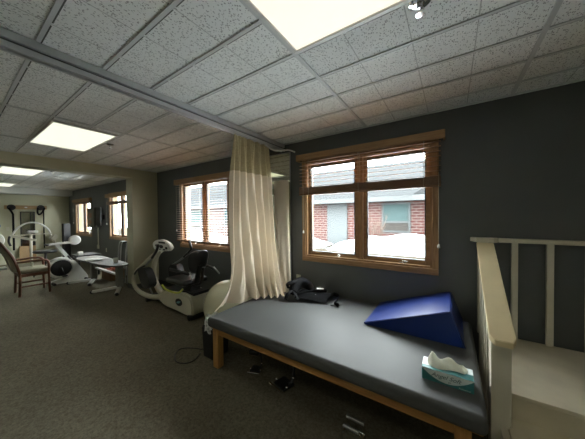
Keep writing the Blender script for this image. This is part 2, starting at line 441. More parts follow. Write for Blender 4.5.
# ------------------------------------------------------------------ windows
def window(n, x0, x1, z0, z1, lock_x):
    cas = NB(); c = .052; y0, y1 = WY-.018, WY+.002
    box(cas, x0-c, x1+c, y0, y1, z1, z1+c, .004); box(cas, x0-c, x1+c, y0-.004, y1, z0-c-.01, z0, .004)
    bmj = NB()
    box(bmj, x0-c, x0, y0, y1, z0-.001, z1+.001, .004); box(bmj, x1, x1+c, y0, y1, z0-.001, z1+.001, .004)
    win = struct('window_%d' % n, cas, M_oak, label='oak framed casement window')
    obj_split('side_casing', bmj, M_oakz, win)
    j = NB(); t = .02
    box(j, x0, x0+t, WY-.01, WY+.16, z0, z1); box(j, x1-t, x1, WY-.01, WY+.16, z0, z1)
    box(j, x0+t, x1-t, WY-.01, WY+.16, z0, z0+t); box(j, x0+t, x1-t, WY-.01, WY+.16, z1-t, z1)
    obj('jamb', j, M_oakz, win)
    cx = (x0+x1)/2
    obj('mullion', bx(cx-.03, cx+.03, WY+.01, WY+.12, z0+t, z1-t, .004), M_oakz, win)
    for a, b in ((x0+t, cx-.03), (cx+.03, x1-t)):
        s = NB(); wd = .042; ya, yb = WY+.035, WY+.085
        box(s, a, a+wd, ya, yb, z0+t, z1-t, .004); box(s, b-wd, b, ya, yb, z0+t, z1-t, .004)
        box(s, a+wd, b-wd, ya, yb, z0+t, z0+t+wd, .004); box(s, a+wd, b-wd, ya, yb, z1-t-wd, z1-t, .004)
        sash = obj('sash', s, M_oak, win)
        obj('glass', bx(a+wd-.004, b-wd+.004, WY+.058, WY+.062, z0+t+wd-.004, z1-t-wd+.004), GLASS, sash)
        # black screen gasket round the pane
        g = NB(); q = .008
        for (p0, p1, r0, r1) in ((a+wd, a+wd+q, z0+t+wd, z1-t-wd), (b-wd-q, b-wd, z0+t+wd, z1-t-wd), (a+wd, b-wd, z0+t+wd, z0+t+wd+q), (a+wd, b-wd, z1-t-wd-q, z1-t-wd)):
            box(g, p0, p1, ya-.002, ya+.02, r0, r1)
        obj_split('gasket', g, M_black, sash)
        h = NB(); hx = a + (b-a)*lock_x
        box(h, hx-.035, hx+.035, WY+.004, WY+.034, z0+t, z0+t+.012, .004); tube(h, [(hx, WY+.01, z0+t+.01), (hx+.01, WY-.002, z0+t+.03), (hx+.05, WY-.004, z0+t+.022)], .006, 8)
        obj('crank_handle', h, M_chrome, win, smooth=True)
    return win
window(1, *WINS[0], .62); window(2, *WINS[1], .62); window(3, *WINS[2], .6); window(4, *WINS[3], .6)

# ------------------------------------------------------------------ window blinds
def blind(x0, x1, ztop, zval, slat_z, rail, label, tilt=6, tassels=()):
    """ztop/zval top and foot of the valance; slat_z heights of slats; rail (z0, z1)"""
    t = thing('wooden_blind', label, 'blind', ((x0+x1)/2, WY-.04, rail[0]))
    v = NB(); box(v, x0-.035, x1+.035, WY-.085, WY-.070, zval, ztop, .003)
    box(v, x0-.035, x0-.020, WY-.070, WY, zval, ztop); box(v, x1+.020, x1+.035, WY-.070, WY, zval, ztop)
    obj('valance', v, M_valance, t)
    obj('headrail', bx(x0, x1, WY-.062, WY-.02, ztop-.05, ztop-.008), M_rail, t)
    s = NB()
    for z in slat_z:
        vs_ = box(s, x0, x1, WY-.066, WY-.020, z-.0015, z+.0015)
        c = Vector(((x0+x1)/2, WY-.043, z)); rm = Matrix.Rotation(R(tilt), 4, 'X')
        for q in vs_: q.co = c + rm @ (q.co-c)
    obj('slats', s, M_slat, t)
    bm = NB(); z0, z1 = rail
    if z1-z0 > .05:      # gathered slats resting on the bottom rail
        box(bm, x0, x1, WY-.068, WY-.018, z0, z0+.022, .003)
        k = 0; z = z0+.023
        while z < z1-.002:
            box(bm, x0, x1, WY-.067+.002*(k % 2), WY-.019, z, z+.003); z += .0045; k += 1
    else: box(bm, x0, x1, WY-.068, WY-.018, z0, z1, .003)
    obj('bottom_rail', bm, M_rail, t)
    bm = NB(); n = 3
    for i in range(n):
        x = x0 + (x1-x0)*(.09 + .82*i/(n-1))
        for yy in (WY-.069, WY-.017): box(bm, x-.0012, x+.0012, yy-.001, yy+.001, z0, ztop-.03)
    obj_split('ladder_cord', bm, M_cream, t)
    for (x, z, zt) in tassels:
        bm = NB(); tube(bm, [(x, WY-.072, zt), (x, WY-.072, z+.03)], .0015, 6, smooth=False)
        c = obj('pull_cord', bm, M_cream, t)
        bm = NB(); lathe(bm, [(.003, .04), (.009, .03), (.012, .006), (.008, 0)], (x, WY-.072, z), 10)
        obj('tassel', bm, M_white, c)
    return t
blind(-1.665, -.085, 2.292, 2.21, [1.875+.046*k for k in range(8)], (1.765, 1.862),
      'half raised wooden blind over the large window above the treatment table', 4, ((-1.60, 1.27, 1.9), (-.10, 1.18, 1.9)))
blind(-4.60, -3.00, 2.235, 2.135, [1.075+.044*k for k in range(25)], (1.015, 1.045),
      'fully lowered wooden slat blind on the window behind the seated stepper', 7, ((-4.57, 1.21, 2.1),))
blind(-8.20, -6.62, 2.16, 2.06, [1.95+.04*k for k in range(3)], (1.86, 1.94),
      'raised wooden blind on the far room window nearest the column', 4, ((-8.17, 1.3, 2.0),))
blind(-11.22, -9.60, 2.14, 2.04, [], (1.96, 2.03),
      'raised wooden blind on the window left of the dark wall cabinet', 4, ((-11.2, 1.3, 2.0),))

# ------------------------------------------------------------------ ceiling lights
def lamp_mat(name, col, s):
    return mat(name, (.35, .35, .33), .5, spec=.2, emit=col, estr=s)
LM = [lamp_mat('warm_lit_diffuser', (1, .90, .72), LAMP), lamp_mat('lit_diffuser', (.99, 1, .80), LAMP)]
def ceiling_light(x0, x1, y0, y1, label, m):
    t = thing('ceiling_light', label, 'ceiling light', ((x0+x1)/2, (y0+y1)/2, CH-.02), 'flat fluorescent ceiling panels')
    f = NB(); a = .022
    box(f, x0, x1, y0, y0+a, CH-.02, CH-.001, .003); box(f, x0, x1, y1-a, y1, CH-.02, CH-.001, .003)
    box(f, x0, x0+a, y0+a, y1-a, CH-.02, CH-.001, .003); box(f, x1-a, x1, y0+a, y1-a, CH-.02, CH-.001, .003)
    obj('frame', f, M_white, t)
    obj('diffuser', bx(x0+a, x1-a, y0+a, y1-a, CH-.011, CH-.003), m, t)
for (xa, lab, m) in ((-.79, 'large lit ceiling panel at the top edge of the photo, nearest the viewer', LM[0]),
                     (-4.56, 'lit ceiling panel on the near side of the header beam, above the steppers', LM[1]),
                     (-8.17, 'lit ceiling panel just beyond the header beam in the far room', LM[1]),
                     (-11.50, 'farthest lit ceiling panel, by the soffit of the end wall', LM[1])):
    ceiling_light(xa, xa+1.2, .635, 1.225, lab, m)
for xa in (-11.50, -8.17, -4.56, -2.62, -.79, 1.04):  # unseen extra panels, added to brighten the room
    for ya in (-2.415, -.585):
        ceiling_light(xa, xa+1.2, ya, ya+.59, 'unseen ceiling panel added behind the viewer to brighten the room', LM[1])

def sprinkler(x, y, label, s=1.0):
    t = thing('fire_sprinkler', label, 'sprinkler', (x, y, CH-.06))
    bm = NB(); lathe(bm, [(.042*s, CH-.001), (.042*s, CH-.006), (.030*s, CH-.014), (.014*s, CH-.016)], (x, y, 0), 24)
    obj('escutcheon', bm, M_chrome, t, smooth=True)
    bm = NB(); lathe(bm, [(.012*s, CH-.012), (.012*s, CH-.03), (.008*s, CH-.032)], (x, y, 0), 12)
    for a in (-1, 1): tube(bm, [(x+a*.010*s, y, CH-.03), (x+a*.015*s, y, CH-.045), (x+a*.004*s, y, CH-.058)], .0025, 8)
    lathe(bm, [(.004, CH-.056), (.016*s, CH-.060), (.016*s, CH-.063), (.003, CH-.064)], (x, y, 0), 16)
    obj('sprinkler_head', bm, M_chrome, t, smooth=True)
sprinkler(-.125, 1.27, 'chrome sprinkler head on the ceiling beside the nearest light panel', 1.15)
sprinkler(-3.86, 1.30, 'small sprinkler head beside the lit panel above the steppers')
sprinkler(-7.05, 1.33, 'small sprinkler head on the far room ceiling beside its nearest panel')

# ------------------------------------------------------------------ curtain track and curtain
t = thing('curtain_track', 'long grey aluminium privacy curtain track running across the ceiling', 'curtain track', (-1.955, -.8, 2.40))
obj('rail', bx(-1.99, -1.93, Y0+.02, 2.69, 2.445, 2.492, .004), M_track, t)
obj('channel', bx(-1.975, -1.945, Y0+.02, 2.69, 2.425, 2.446), M_trackd, t)
bm = NB(); box(bm, -1.995, -1.975, Y0+.02, 2.69, 2.396, 2.43, .003); box(bm, -1.945, -1.93, Y0+.02, 2.69, 2.396, 2.43, .003)
obj_split('lip', bm, M_track, t)
bm = NB(); tube(bm, [(-1.95, 2.28, 2.40), (-1.90, 2.40, 2.345), (-1.86, 2.52, 2.36), (-1.80, 2.60, 2.375), (-1.74, 2.66, 2.35)], .010, 8)
obj('pull_cord', bm, M_white, t)

def cpath(u, v):
    """curtain surface: u along the rail, v from 0 at the top to 1 at the hem"""
    ztop, zhem = 2.385, .535
    e = 3.2 + 2.2*(1-u)
    s = max(0, (v-.45)/.55); s2 = s**e
    hem = smooth_hem(u)
    x = -1.945 + .13*u*v; y = 1.765 + .56*u - .04*(1-u)*math.sin(math.pi*min(1, v*1.6)*.5)
    ph = 2*math.pi*(6.3*u + .35*math.sin(5*u+2.2*v)) + 1.3*math.sin(3.1*v+1)
    ph2 = 2*math.pi*(13*u + .2*math.sin(9*u)) 
    k = min(1, v/.25)
    f1 = (.012+.030*k)*(math.sin(ph) + .35*math.sin(2*ph+.8)); f2 = (.014 - .006*k)*math.sin(ph2)
    fold = f1 + f2
    nx = 1*(1-s2) + hem[2]*s2; ny = .3*(1-s2) + hem[3]*s2
    x = x*(1-s2) + hem[0]*s2 + fold*nx; y = y*(1-s2) + hem[1]*s2 + fold*ny
    z = ztop + (zhem-ztop)*v + .012*math.sin(2*math.pi*3.5*u)*s2
    return Vector((x, y, max(z, .532)))
HEM = [(-2.03, 1.52), (-2.03, 1.72), (-1.98, 1.90), (-1.92, 2.00), (-1.88, 2.08), (-1.82, 2.14), (-1.77, 2.19), (-1.72, 2.24), (-1.67, 2.29)]
def smooth_hem(u):
    q = u*(len(HEM)-1); i = min(int(q), len(HEM)-2); f = q-i
    a = HEM[i]; b = HEM[i+1]
    x = a[0]*(1-f)+b[0]*f; y = a[1]*(1-f)+b[1]*f
    dx, dy = b[0]-a[0], b[1]-a[1]; l = math.hypot(dx, dy)
    return x, y, dy/l, -dx/l
t = thing('privacy_curtain', 'cream privacy curtain with see-through mesh top gathered at the track end', 'curtain', (-1.85, 2.1, .53))
VS = .215
bm = NB(); grid(bm, lambda u, v: cpath(u, v*VS), 220, 12); obj('mesh_header', bm, M_mesh, t, label='see-through beige mesh upper band')
bm = NB(); grid(bm, lambda u, v: cpath(u, VS + v*(1-VS)), 260, 60); obj('drape', bm, M_curt, t)
bm = NB(); grid(bm, lambda u, v: cpath(u, VS-.004 + v*.012) + Vector((.002, -.001, 0)), 220, 1); obj('seam', bm, M_curt, t)
bm = NB()
def side(u, v):
    z = 1.985 - v*1.452; k = v**1.6
    x = (-2.06 + .25*u)*(1-k) + (-1.86 + .25*u)*k; y = 2.60*(1-k) + (2.42-.04*u)*k
    return Vector((x, y + .010*math.sin(9*u+2*v) + .018*math.sin(17*u)*k, z))
grid(bm, side, 40, 30); obj('side_drape', bm, M_curt, t, label='flat end of the drape in front of the mirror')
bm = NB()
for i in range(12):
    p = cpath((i+.25)/12, 0); tube(bm, [(p.x, p.y, p.z-.012), (p.x+.004, p.y, p.z+.01), (-1.96, p.y, 2.43)], .003, 6)
obj_split('hook', bm, M_white, t)

# wall mirror behind the curtain
t = thing('wall_mirror', 'tall frameless mirror on the dark wall behind the gathered curtain', 'mirror', (-2.06, WY-.01, .56))
obj('mirror_glass', bx(-2.29, -1.845, WY-.012, WY-.004, .56, 2.37), M_mirror, t)
bm = NB()
for a, b, c, d in ((-2.295, -2.287, .556, 2.374), (-1.848, -1.840, .556, 2.374)): box(bm, a, b, WY-.015, WY, c, d)
box(bm, -2.287, -1.848, WY-.015, WY, .553, .561); box(bm, -2.287, -1.848, WY-.015, WY, 2.369, 2.377)
obj('mirror_edge', bm, M_alu, t)

# ------------------------------------------------------------------ wall outlets
def outlet(x, z, label, wall='back'):
    t = thing('wall_outlet', label, 'outlet', (x, WY, z-.06))
    obj('plate', bx(x-.036, x+.036, WY-.007, WY, z-.058, z+.058, .003), M_cream, t)
    bm = NB()
    for dz in (-.025, .025): box(bm, x-.016, x+.016, WY-.010, WY-.006, z+dz-.014, z+dz+.014, .004)
    obj_split('socket', bm, M_railpaint, t)
outlet(-1.725, .64, 'beige wall outlet just above the black straps on the treatment table')
outlet(-8.45, .54, 'beige outlet on the dark wall right of the cabinet conduit')

# ================================================================== TREATMENT TABLE
TX0, TX1, TY0, TY1, TZ = -1.985, .150, 1.425, 2.675, .52
t = thing('treatment_table', 'low wide treatment table with grey vinyl top on varnished oak frame', 'table', ((TX0+TX1)/2, 2.05, 0))
bm = NB(); box(bm, TX0, TX1, TY0, TY1, TZ-.098, TZ, .032, 5)
obj('cushion', bm, M_vinyl, t, smooth=True)
bm = NB(); box(bm, TX0+.02, TX1-.02, TY0+.03, TY1-.02, TZ-.108, TZ-.096); obj('deck', bm, M_table_oak, t)
bm = NB()
ya, yb, za, zb = 1.495, 1.520, .335, .415
box(bm, TX0+.085, TX1-.135, ya, yb, za, zb, .003); box(bm, TX0+.085, TX1-.135, 2.60, 2.625, za, zb, .003)
box(bm, TX0+.02, TX0+.045, 1.56, 2.57, za, zb, .003); box(bm, TX1-.09, TX1-.065, 1.56, 2.57, za, zb, .003)
obj('apron', bm, M_table_oak, t)
M_leg = wood('varnished_oak_leg', (.34, .165, .045), (.48, .25, .075), 'Z', 5, .4)
for (lx, ly) in ((TX0+.012, 1.487), (TX1-.137, 1.487), (TX0+.012, 2.57), (TX1-.137, 2.57)):
    obj('leg', bx(lx, lx+.075, ly, ly+.07, 0, .4135, .005), M_leg, t)

# blue wedge
t = thing('foam_wedge', 'blue vinyl foam positioning wedge on the treatment table', 'wedge', (-.28, 2.39, TZ))
bm = NB(); prism(bm, [(-.655, TZ+.001), (.085, TZ+.001), (.000, .768), (-.02, .770), (-.655, TZ+.018)], 2.10, 2.66, 'Y', .007)
obj('cover', bm, M_blue, t, smooth=True)
bm = NB()
for y in (2.098, 2.662): tube(bm, [(-.65, y, TZ+.02), (-.012, y, .768)], .0032, 6, smooth=False); tube(bm, [(-.002, y, .766), (.084, y, TZ+.006)], .0032, 6, smooth=False)
obj_split('piping', bm, M_blue, t)

# tissue box
t = thing('tissue_box', 'teal and white tissue box near the right end of the treatment table', 'tissue box', (-.022, 1.655, TZ))
bm = NB(); a0, a1, b0, b1, h0, h1 = -.147, .103, 1.592, 1.712, TZ+.001, TZ+.072
def tissue_mat():
    m = bpy.data.materials.new('printed_tissue_carton'); m.use_nodes = True; nt = m.node_tree; N = nt.nodes; L = nt.links
    b = N['Principled BSDF']; b.inputs['Roughness'].default_value = .4
    tc = N.new('ShaderNodeTexCoord'); sep = N.new('ShaderNodeSeparateXYZ'); L.new(tc.outputs['Object'], sep.inputs[0])
    x, z, y = sep.outputs[0], sep.outputs[2], sep.outputs[1]
    # a white swoosh sags across the front and spills over the lid; teal below and in a band above
    q = math_node(N, L, 'MULTIPLY', x, x)
    low = math_node(N, L, 'MULTIPLY_ADD', q, 3.6, .012)
    wh = math_node(N, L, 'GREATER_THAN', z, low)
    top = math_node(N, L, 'GREATER_THAN', z, .0705)
    band = math_node(N, L, 'LESS_THAN', math_node(N, L, 'ADD', y, math_node(N, L, 'MULTIPLY', x, -.12)), -.018)
    tb = math_node(N, L, 'MULTIPLY', top, band)
    fac = math_node(N, L, 'MAXIMUM', math_node(N, L, 'SUBTRACT', 1.0, wh), tb)
    n = N.new('ShaderNodeTexNoise'); n.inputs['Scale'].default_value = 40; L.new(tc.outputs['Object'], n.inputs['Vector'])
    teal = N.new('ShaderNodeMix'); teal.data_type = 'RGBA'; teal.inputs['A'].default_value = (.012, .11, .11, 1); teal.inputs['B'].default_value = (.05, .24, .25, 1)
    L.new(n.outputs['Fac'], teal.inputs['Factor'])
    mx = N.new('ShaderNodeMix'); mx.data_type = 'RGBA'; mx.inputs['A'].default_value = (.62, .68, .66, 1)
    L.new(teal.outputs['Result'], mx.inputs['B']); L.new(fac, mx.inputs['Factor']); L.new(mx.outputs['Result'], b.inputs['Base Color'])
    return m
box(bm, a0, a1, b0, b1, h0, h1, .0015)
obj('carton', bm, tissue_mat(), t)
def text_mesh(s, size, loc, rotx, m, parent, name='lettering', shear=0.0, rotz=0.0):
    c = bpy.data.curves.new(name, 'FONT'); c.body = s; c.size = size; c.extrude = .0004; c.align_x = 'CENTER'; c.align_y = 'CENTER'; c.shear = shear
    o = bpy.data.objects.new(name, c); COL.objects.link(o)
    dg = bpy.context.evaluated_depsgraph_get(); me = bpy.data.meshes.new_from_object(o.evaluated_get(dg)); bpy.data.objects.remove(o)
    o = bpy.data.objects.new(name, me); COL.objects.link(o); me.materials.clear(); me.materials.append(m)
    o.parent = parent; o.location = Vector(loc)-base_of(parent); o.rotation_euler = (rotx, 0, rotz)
M_ink = mat('dark_teal_ink', (.03, .09, .09), .6)
text_mesh('Angel Soft', .034, (-.028, b0-.0006, TZ+.045), R(90), M_ink, t, shear=.4)
text_mesh('ps', .014, (-.008, b0-.0006, TZ+.024), R(90), M_ink, t)
text_mesh('Professional', .011, (.062, b0-.0006, TZ+.010), R(90), M_white, t)
bm = NB()
def tis(u, v):
    x = -.115 + .185*u; a = (v-.5)*2
    h = (1-abs(a))**.6
    pk = .060*min(1, .25+u/.16)*(1-.30*u)*min(1, .15+(1-u)/.14) + .004*math.sin(16*u)
    z = h1 - .004 + h*(pk + .010*math.sin(13*u+3*a))
    y = 1.655 + a*.030*(1+.5*math.sin(6*u)) + .006*math.sin(14*u)*h + .012*h
    return Vector((x + .018*h*(u-.45), y, z))
grid(bm, tis, 26, 12)
obj('tissue', bm, M_tissue, t, label='crumpled white tissue pulled from the slot')

# black strapped brace on the table's back left
t = thing('padded_brace', 'black padded brace with straps lying on the back of the treatment table', 'brace', (-1.45, 2.42, TZ))
bm = NB()
def padf(u, v):
    a = R(38); x = -1.50 + .36*u; y = 2.24 + .30*v + .10*u
    z = TZ + .030 + .045*math.sin(math.pi*v)**.6 + .012*math.sin(5*u+2*v)
    return Vector((x, y, z))
grid(bm, padf, 16, 12)
r = bmesh.ops.solidify(bm, geom=bm.faces[:], thickness=.016)
obj('pad', bm, M_blackf, t, smooth=True)
bm = NB()
tube(bm, [(-1.54, 2.28, TZ+.08), (-1.56, 2.36, TZ+.13), (-1.54, 2.45, TZ+.16), (-1.48, 2.52, TZ+.12), (-1.40, 2.50, TZ+.06)], .05, 12, flat=.8, radii=[.05, .075, .08, .07, .045])
obj('cuff', bm, M_blackf, t, smooth=True)
bm = NB()
for pts in ([(-1.56, 2.16, TZ+.03), (-1.55, 2.20, TZ+.09), (-1.52, 2.26, TZ+.10), (-1.44, 2.24, TZ+.03)],
            [(-1.60, 2.28, TZ+.12), (-1.60, 2.26, TZ+.17), (-1.57, 2.29, TZ+.19), (-1.53, 2.36, TZ+.19)],
            [(-1.16, 2.58, TZ+.05), (-1.08, 2.54, TZ+.045), (-1.06, 2.44, TZ+.028), (-1.05, 2.36, TZ+.026), (-.99, 2.33, TZ+.026)],
            [(-1.48, 2.28, TZ+.07), (-1.36, 2.42, TZ+.085), (-1.24, 2.56, TZ+.08)]):
    tube(bm, pts, .022, 8, flat=.25)
obj_split('strap', bm, M_blackf, t)
bm = NB(); box(bm, -1.09, -.995, 2.335, 2.405, TZ+.001, TZ+.016, .006); obj('buckle', bm, mat('grey_buckle', (.12, .12, .12), .3), t)
bm = NB(); box(bm, -1.33, -1.25, 2.47, 2.51, TZ+.112, TZ+.115, rot=(R(25), -1.29, 2.49)); obj('tag', bm, M_white, t, label='small white tag')
bm = NB()
for i in range(5): tube(bm, [(-1.43+.03*i, 2.36, TZ+.052), (-1.42+.03*i, 2.40, TZ+.066)], .006, 6, smooth=False)
obj_split('lacing', bm, M_alu, t)

# exercise ball
bm = NB(); bmesh.ops.create_uvsphere(bm, u_segments=48, v_segments=32, radius=.325)
for v in bm.verts: v.co += Vector((-2.46, 2.12, .325))
tag(obj('exercise_ball', bm, M_ball, None, smooth=True), 'pearly cream inflatable exercise ball behind the left end of the table', 'exercise ball')

# waste bin with clear liner, beside the front left leg
t = thing('waste_bin', 'small black waste bin with clear liner beside the front left table leg', 'waste bin', (-2.13, 1.64, 0))
bm = NB(); prism(bm, [(-2.21, 0), (-2.05, 0), (-2.03, .33), (-2.235, .33)], 1.54, 1.75, 'Y', .012); obj('bin_body', bm, M_black, t, smooth=True)
M_liner = cloth_mat('clear_plastic_liner', (.8, .82, .82), .5, .35, 30)
bm = NB()
def lin(u, v):
    a = 2*math.pi*u; rr = 1 + .06*math.sin(9*a)+.05*math.sin(5*a+2)
    k = 1.06 - .18*v
    return Vector((-2.13+.115*k*rr*math.cos(a), 1.645+.112*k*rr*math.sin(a), .29 + .125*v + .012*math.sin(7*a+3*v)))
grid(bm, lin, 60, 10); obj('liner', bm, M_liner, t, label='crumpled clear plastic liner')
# cable on carpet
bm = NB(); tube(bm, [(-2.28, 1.56, .006), (-2.22, 1.44, .006), (-2.25, 1.36, .006), (-2.35, 1.325, .006), (-2.46, 1.37, .006), (-2.54, 1.46, .006), (-2.50, 1.53, .006), (-2.40, 1.585, .006), (-2.32, 1.62, .006), (-2.30, 1.72, .006)], .0045, 8)
tag(obj('power_cable', bm, M_black), 'thin black cable looping on the carpet beside the waste bin', 'cable')

# leg rests and frames stored under the table
def leg_rest(x, y, s, label, turn):
    t = thing('leg_rest', label, 'wheelchair part', (x, y, 0))
    def P(a, b, c):
        ca, sa = math.cos(turn), math.sin(turn); return (x+s*(a*ca-b*sa), y+s*(a*sa+b*ca), s*c)
    bm = NB(); tube(bm, [P(-.20, .22, .22), P(-.12, .14, .24), P(.0, .02, .16), P(.03, -.02, .05), P(.02, -.06, .022)], .012*s, 10); tube(bm, [P(-.12, .14, .24), P(-.13, .05, .23)], .012*s, 10, smooth=False)
    obj('hanger_tube', bm, M_black, t)
    bm = NB(); v0 = box(bm, x-.08*s, x+.05*s, y-.13*s, y-.02*s, .008, .024, .005, rot=(turn, x, y)); obj('foot_plate', bm, M_black, t)
    bm = NB(); box(bm, x-.17*s, x-.03*s, y+.03*s, y+.10*s, .10*s, .17*s, .02, 3, rot=(turn, x, y)); obj('calf_pad', bm, M_blackv, t, smooth=True)
    bm = NB()
    for a, b, c in ((.035, -.02, .06), (.0, .03, .17), (-.11, .13, .255), (.05, -.10, .03), (-.08, -.10, .03)):
        bmesh.ops.create_uvsphere(bm, u_segments=10, v_segments=8, radius=.010*s, matrix=Matrix.Translation(P(a, b, c)))
    tube(bm, [P(-.09, -.165, .03), P(.05, -.165, .03)], .006*s, 8, smooth=False)
    obj_split('bolts', bm, M_chrome, t, smooth=True)
leg_rest(-1.58, 1.74, .8, 'black wheelchair leg rest in the shadow under the table, left of the other', R(20))
leg_rest(-1.19, 1.74, 1.1, 'black wheelchair leg rest under the table front, with a chrome bar', R(-15))
t = thing('chrome_handle_frame', 'small chrome tube frame on the carpet under the table front edge', 'metal frame', (-.53, 1.445, 0))
bm = NB()
tube(bm, [(-.60, 1.445, 0.01), (-.595, 1.445, .10), (-.575, 1.445, .125)], .007, 8); tube(bm, [(-.47, 1.445, 0.01), (-.475, 1.445, .10), (-.495, 1.445, .125)], .007, 8)
tube(bm, [(-.60, 1.525, 0.01), (-.595, 1.525, .125)], .007, 8, smooth=False); tube(bm, [(-.47, 1.525, 0.01), (-.475, 1.525, .125)], .007, 8, smooth=False)
tube(bm, [(-.597, 1.445, .06), (-.597, 1.525, .06)], .005, 8, smooth=False); tube(bm, [(-.473, 1.445, .06), (-.473, 1.525, .06)], .005, 8, smooth=False)
tube(bm, [(-.597, 1.525, .06), (-.473, 1.525, .06)], .005, 8, smooth=False)
obj('frame', bm, M_chrome, t, smooth=True)
bm = NB(); tube(bm, [(-.585, 1.445, .125), (-.485, 1.445, .125)], .011, 10, smooth=False); tube(bm, [(-.595, 1.525, .125), (-.475, 1.525, .125)], .011, 10, smooth=False); obj_split('grip', bm, M_alu, t, smooth=True)

# ================================================================== PRACTICE STAIRS
t = thing('practice_stairs', 'cream painted wooden practice stairs and landing with handrails by the dark wall', 'stairs', (.95, 2.0, 0))
SX0, SX1 = .268, 1.70
obj('landing', bx(SX0, SX1, 1.835, 2.672, .43, .455, .004), M_step, t)
obj('riser', bx(SX0, SX1, 1.855, 1.875, .30, .43), M_step, t)
obj('tread', bx(SX0, SX1, 1.56, 1.875, .278, .30, .004), M_step, t)
obj('riser', bx(SX0, SX1, 1.58, 1.60, .15, .278), M_step, t)
obj('tread', bx(SX0, SX1, 1.29, 1.60, .128, .15, .004), M_step, t)
obj('riser', bx(SX0, SX1, 1.31, 1.33, 0, .128), M_step, t)
bm = NB()
prism(bm, [(1.31, 0), (2.672, 0), (2.672, .43), (1.875, .43), (1.875, .278), (1.60, .278), (1.60, .128), (1.31, .128)], .235, .267, 'X')
obj('stringer', bm, M_railpaint, t)
bm = NB(); prism(bm, [(1.31, 0), (2.672, 0), (2.672, .43), (1.875, .43), (1.875, .278), (1.60, .278), (1.60, .128), (1.31, .128)], SX1+.001, SX1+.03, 'X')
obj('stringer', bm, M_railpaint, t)
capz = lambda y: .815 + (y-1.75)*.517
obj('newel_post', bx(.190, .280, 1.755, 1.845, 0, capz(1.80)-.03, .004), M_railpaint, t)
for y in (1.95, 2.08, 2.21, 2.34, 2.47, 2.60):
    obj('baluster', bx(.200, .234, y-.018, y+.018, 0, capz(y)-.032, .002), M_railpaint, t)
obj('newel_post', bx(.190, .262, 2.615, 2.675, .456, 1.262, .003), M_railpaint, t)
# sloping flat cap with clipped near corners
bm = NB(); pts = [(.202, 1.715), (.278, 1.715), (.296, 1.745), (.296, 2.60), (.180, 2.60), (.180, 1.745)]
va = [bm.verts.new((x, y, capz(y))) for x, y in pts]; vb = [bm.verts.new((x, y, capz(y)-.036)) for x, y in pts]
bm.faces.new(va); bm.faces.new(vb[::-1])
for i in range(6): bm.faces.new((va[i], vb[i], vb[(i+1) % 6], va[(i+1) % 6]))
bmesh.ops.recalc_face_normals(bm, faces=bm.faces[:]); bmesh.ops.bevel(bm, geom=bm.edges[:], offset=.003, segments=2, affect='EDGES')
obj('handrail_cap', bm, M_cap, t, label='flat sloping handrail cap with yellow lamplight put into its colour')
bm = NB(); prism(bm, [(.140, 2.69), (.180, 2.60), (.296, 2.60), (.330, 2.64), (.330, 2.69)], 1.255, 1.292, 'Z', .002); obj('corner_block', bm, M_railpaint, t)
obj('wall_rail', bx(.331, SX1+.03, 2.630, 2.675, 1.257, 1.292, .003), M_railpaint, t)
for x in (.435, .640, .845, 1.05, 1.255, 1.46, 1.665):
    obj('baluster', bx(x-.020, x+.020, 2.637, 2.673, .456, 1.256, .003), M_railpaint, t)

# ================================================================== SEATED STEPPER (recumbent)
t = thing('recumbent_stepper', 'cream and black seated stepper machine under the blind-covered window', 'exercise machine', (-3.7, 2.15, 0))
body = curve_poly([(-4.02, .17), (-3.86, .30), (-3.62, .33), (-3.36, .36), (-3.13, .33), (-3.07, .20), (-3.09, .075), (-3.25, .05), (-3.55, .065), (-3.84, .075)], 5)
bm = NB(); prism(bm, body, 1.97, 2.33, 'Y', .02); obj('base_body', bm, M_cream, t, smooth=True)
bm = NB(); prism(bm, [(-3.92, .335), (-3.60, .345), (-3.10, .385), (-3.10, .345), (-3.36, .375), (-3.62, .335), (-3.86, .31)], 2.02, 2.28, 'Y'); obj('track_cover', bm, M_black, t)
bm = NB(); box(bm, -3.17, -3.06, 1.95, 2.37, .02, .075, .01)
for y in (1.97, 2.35): lathe(bm, [(.02, -.02), (.035, -.018), (.035, .018), (.02, .02)], (-3.13, y, .035), 16, 'Y')
obj('rear_foot', bm, M_black, t, smooth=True)
bm = NB(); tube(bm, [(-4.45, 1.98, .035), (-4.45, 2.35, .035)], .032, 12, smooth=False); box(bm, -4.44, -4.02, 2.06, 2.26, .04, .14, .02); obj('front_foot', bm, M_black, t, smooth=True)
# the large bent cream frame
bm = NB(); tube(bm, [(-4.10, 2.08, .92), (-4.30, 2.04, .84), (-4.62, 2.0, .63), (-4.90, 1.99, .44), (-4.95, 1.99, .27), (-4.76, 2.0, .14), (-4.38, 2.03, .10), (-4.02, 2.08, .16)], .04, 12, flat=.75, radii=[.026, .026, .028, .034, .042, .042, .042, .05])
obj('loop_frame', bm, M_cream, t, smooth=True)
bm = NB(); tube(bm, [(-4.12, 2.15, .95), (-4.38, 2.17, .84), (-4.54, 2.17, .62), (-4.52, 2.16, .38), (-4.32, 2.16, .17), (-4.05, 2.16, .14)], .035, 12, radii=[.03, .035, .04, .045, .05, .06])
obj('stem', bm, M_cream, t, smooth=True)
con = curve_poly([(-4.36, 1.03), (-4.28, 1.09), (-4.06, 1.115), (-3.86, 1.07), (-3.79, .99), (-3.88, .935), (-4.12, .925), (-4.30, .94)], 5)
bm = NB(); prism(bm, con, 2.06, 2.13, 'Y', .012); ch = obj('console', bm, M_white, t, smooth=True)
bm = NB(); box(bm, -4.14, -3.94, 2.052, 2.061, 1.055, 1.085, .003)
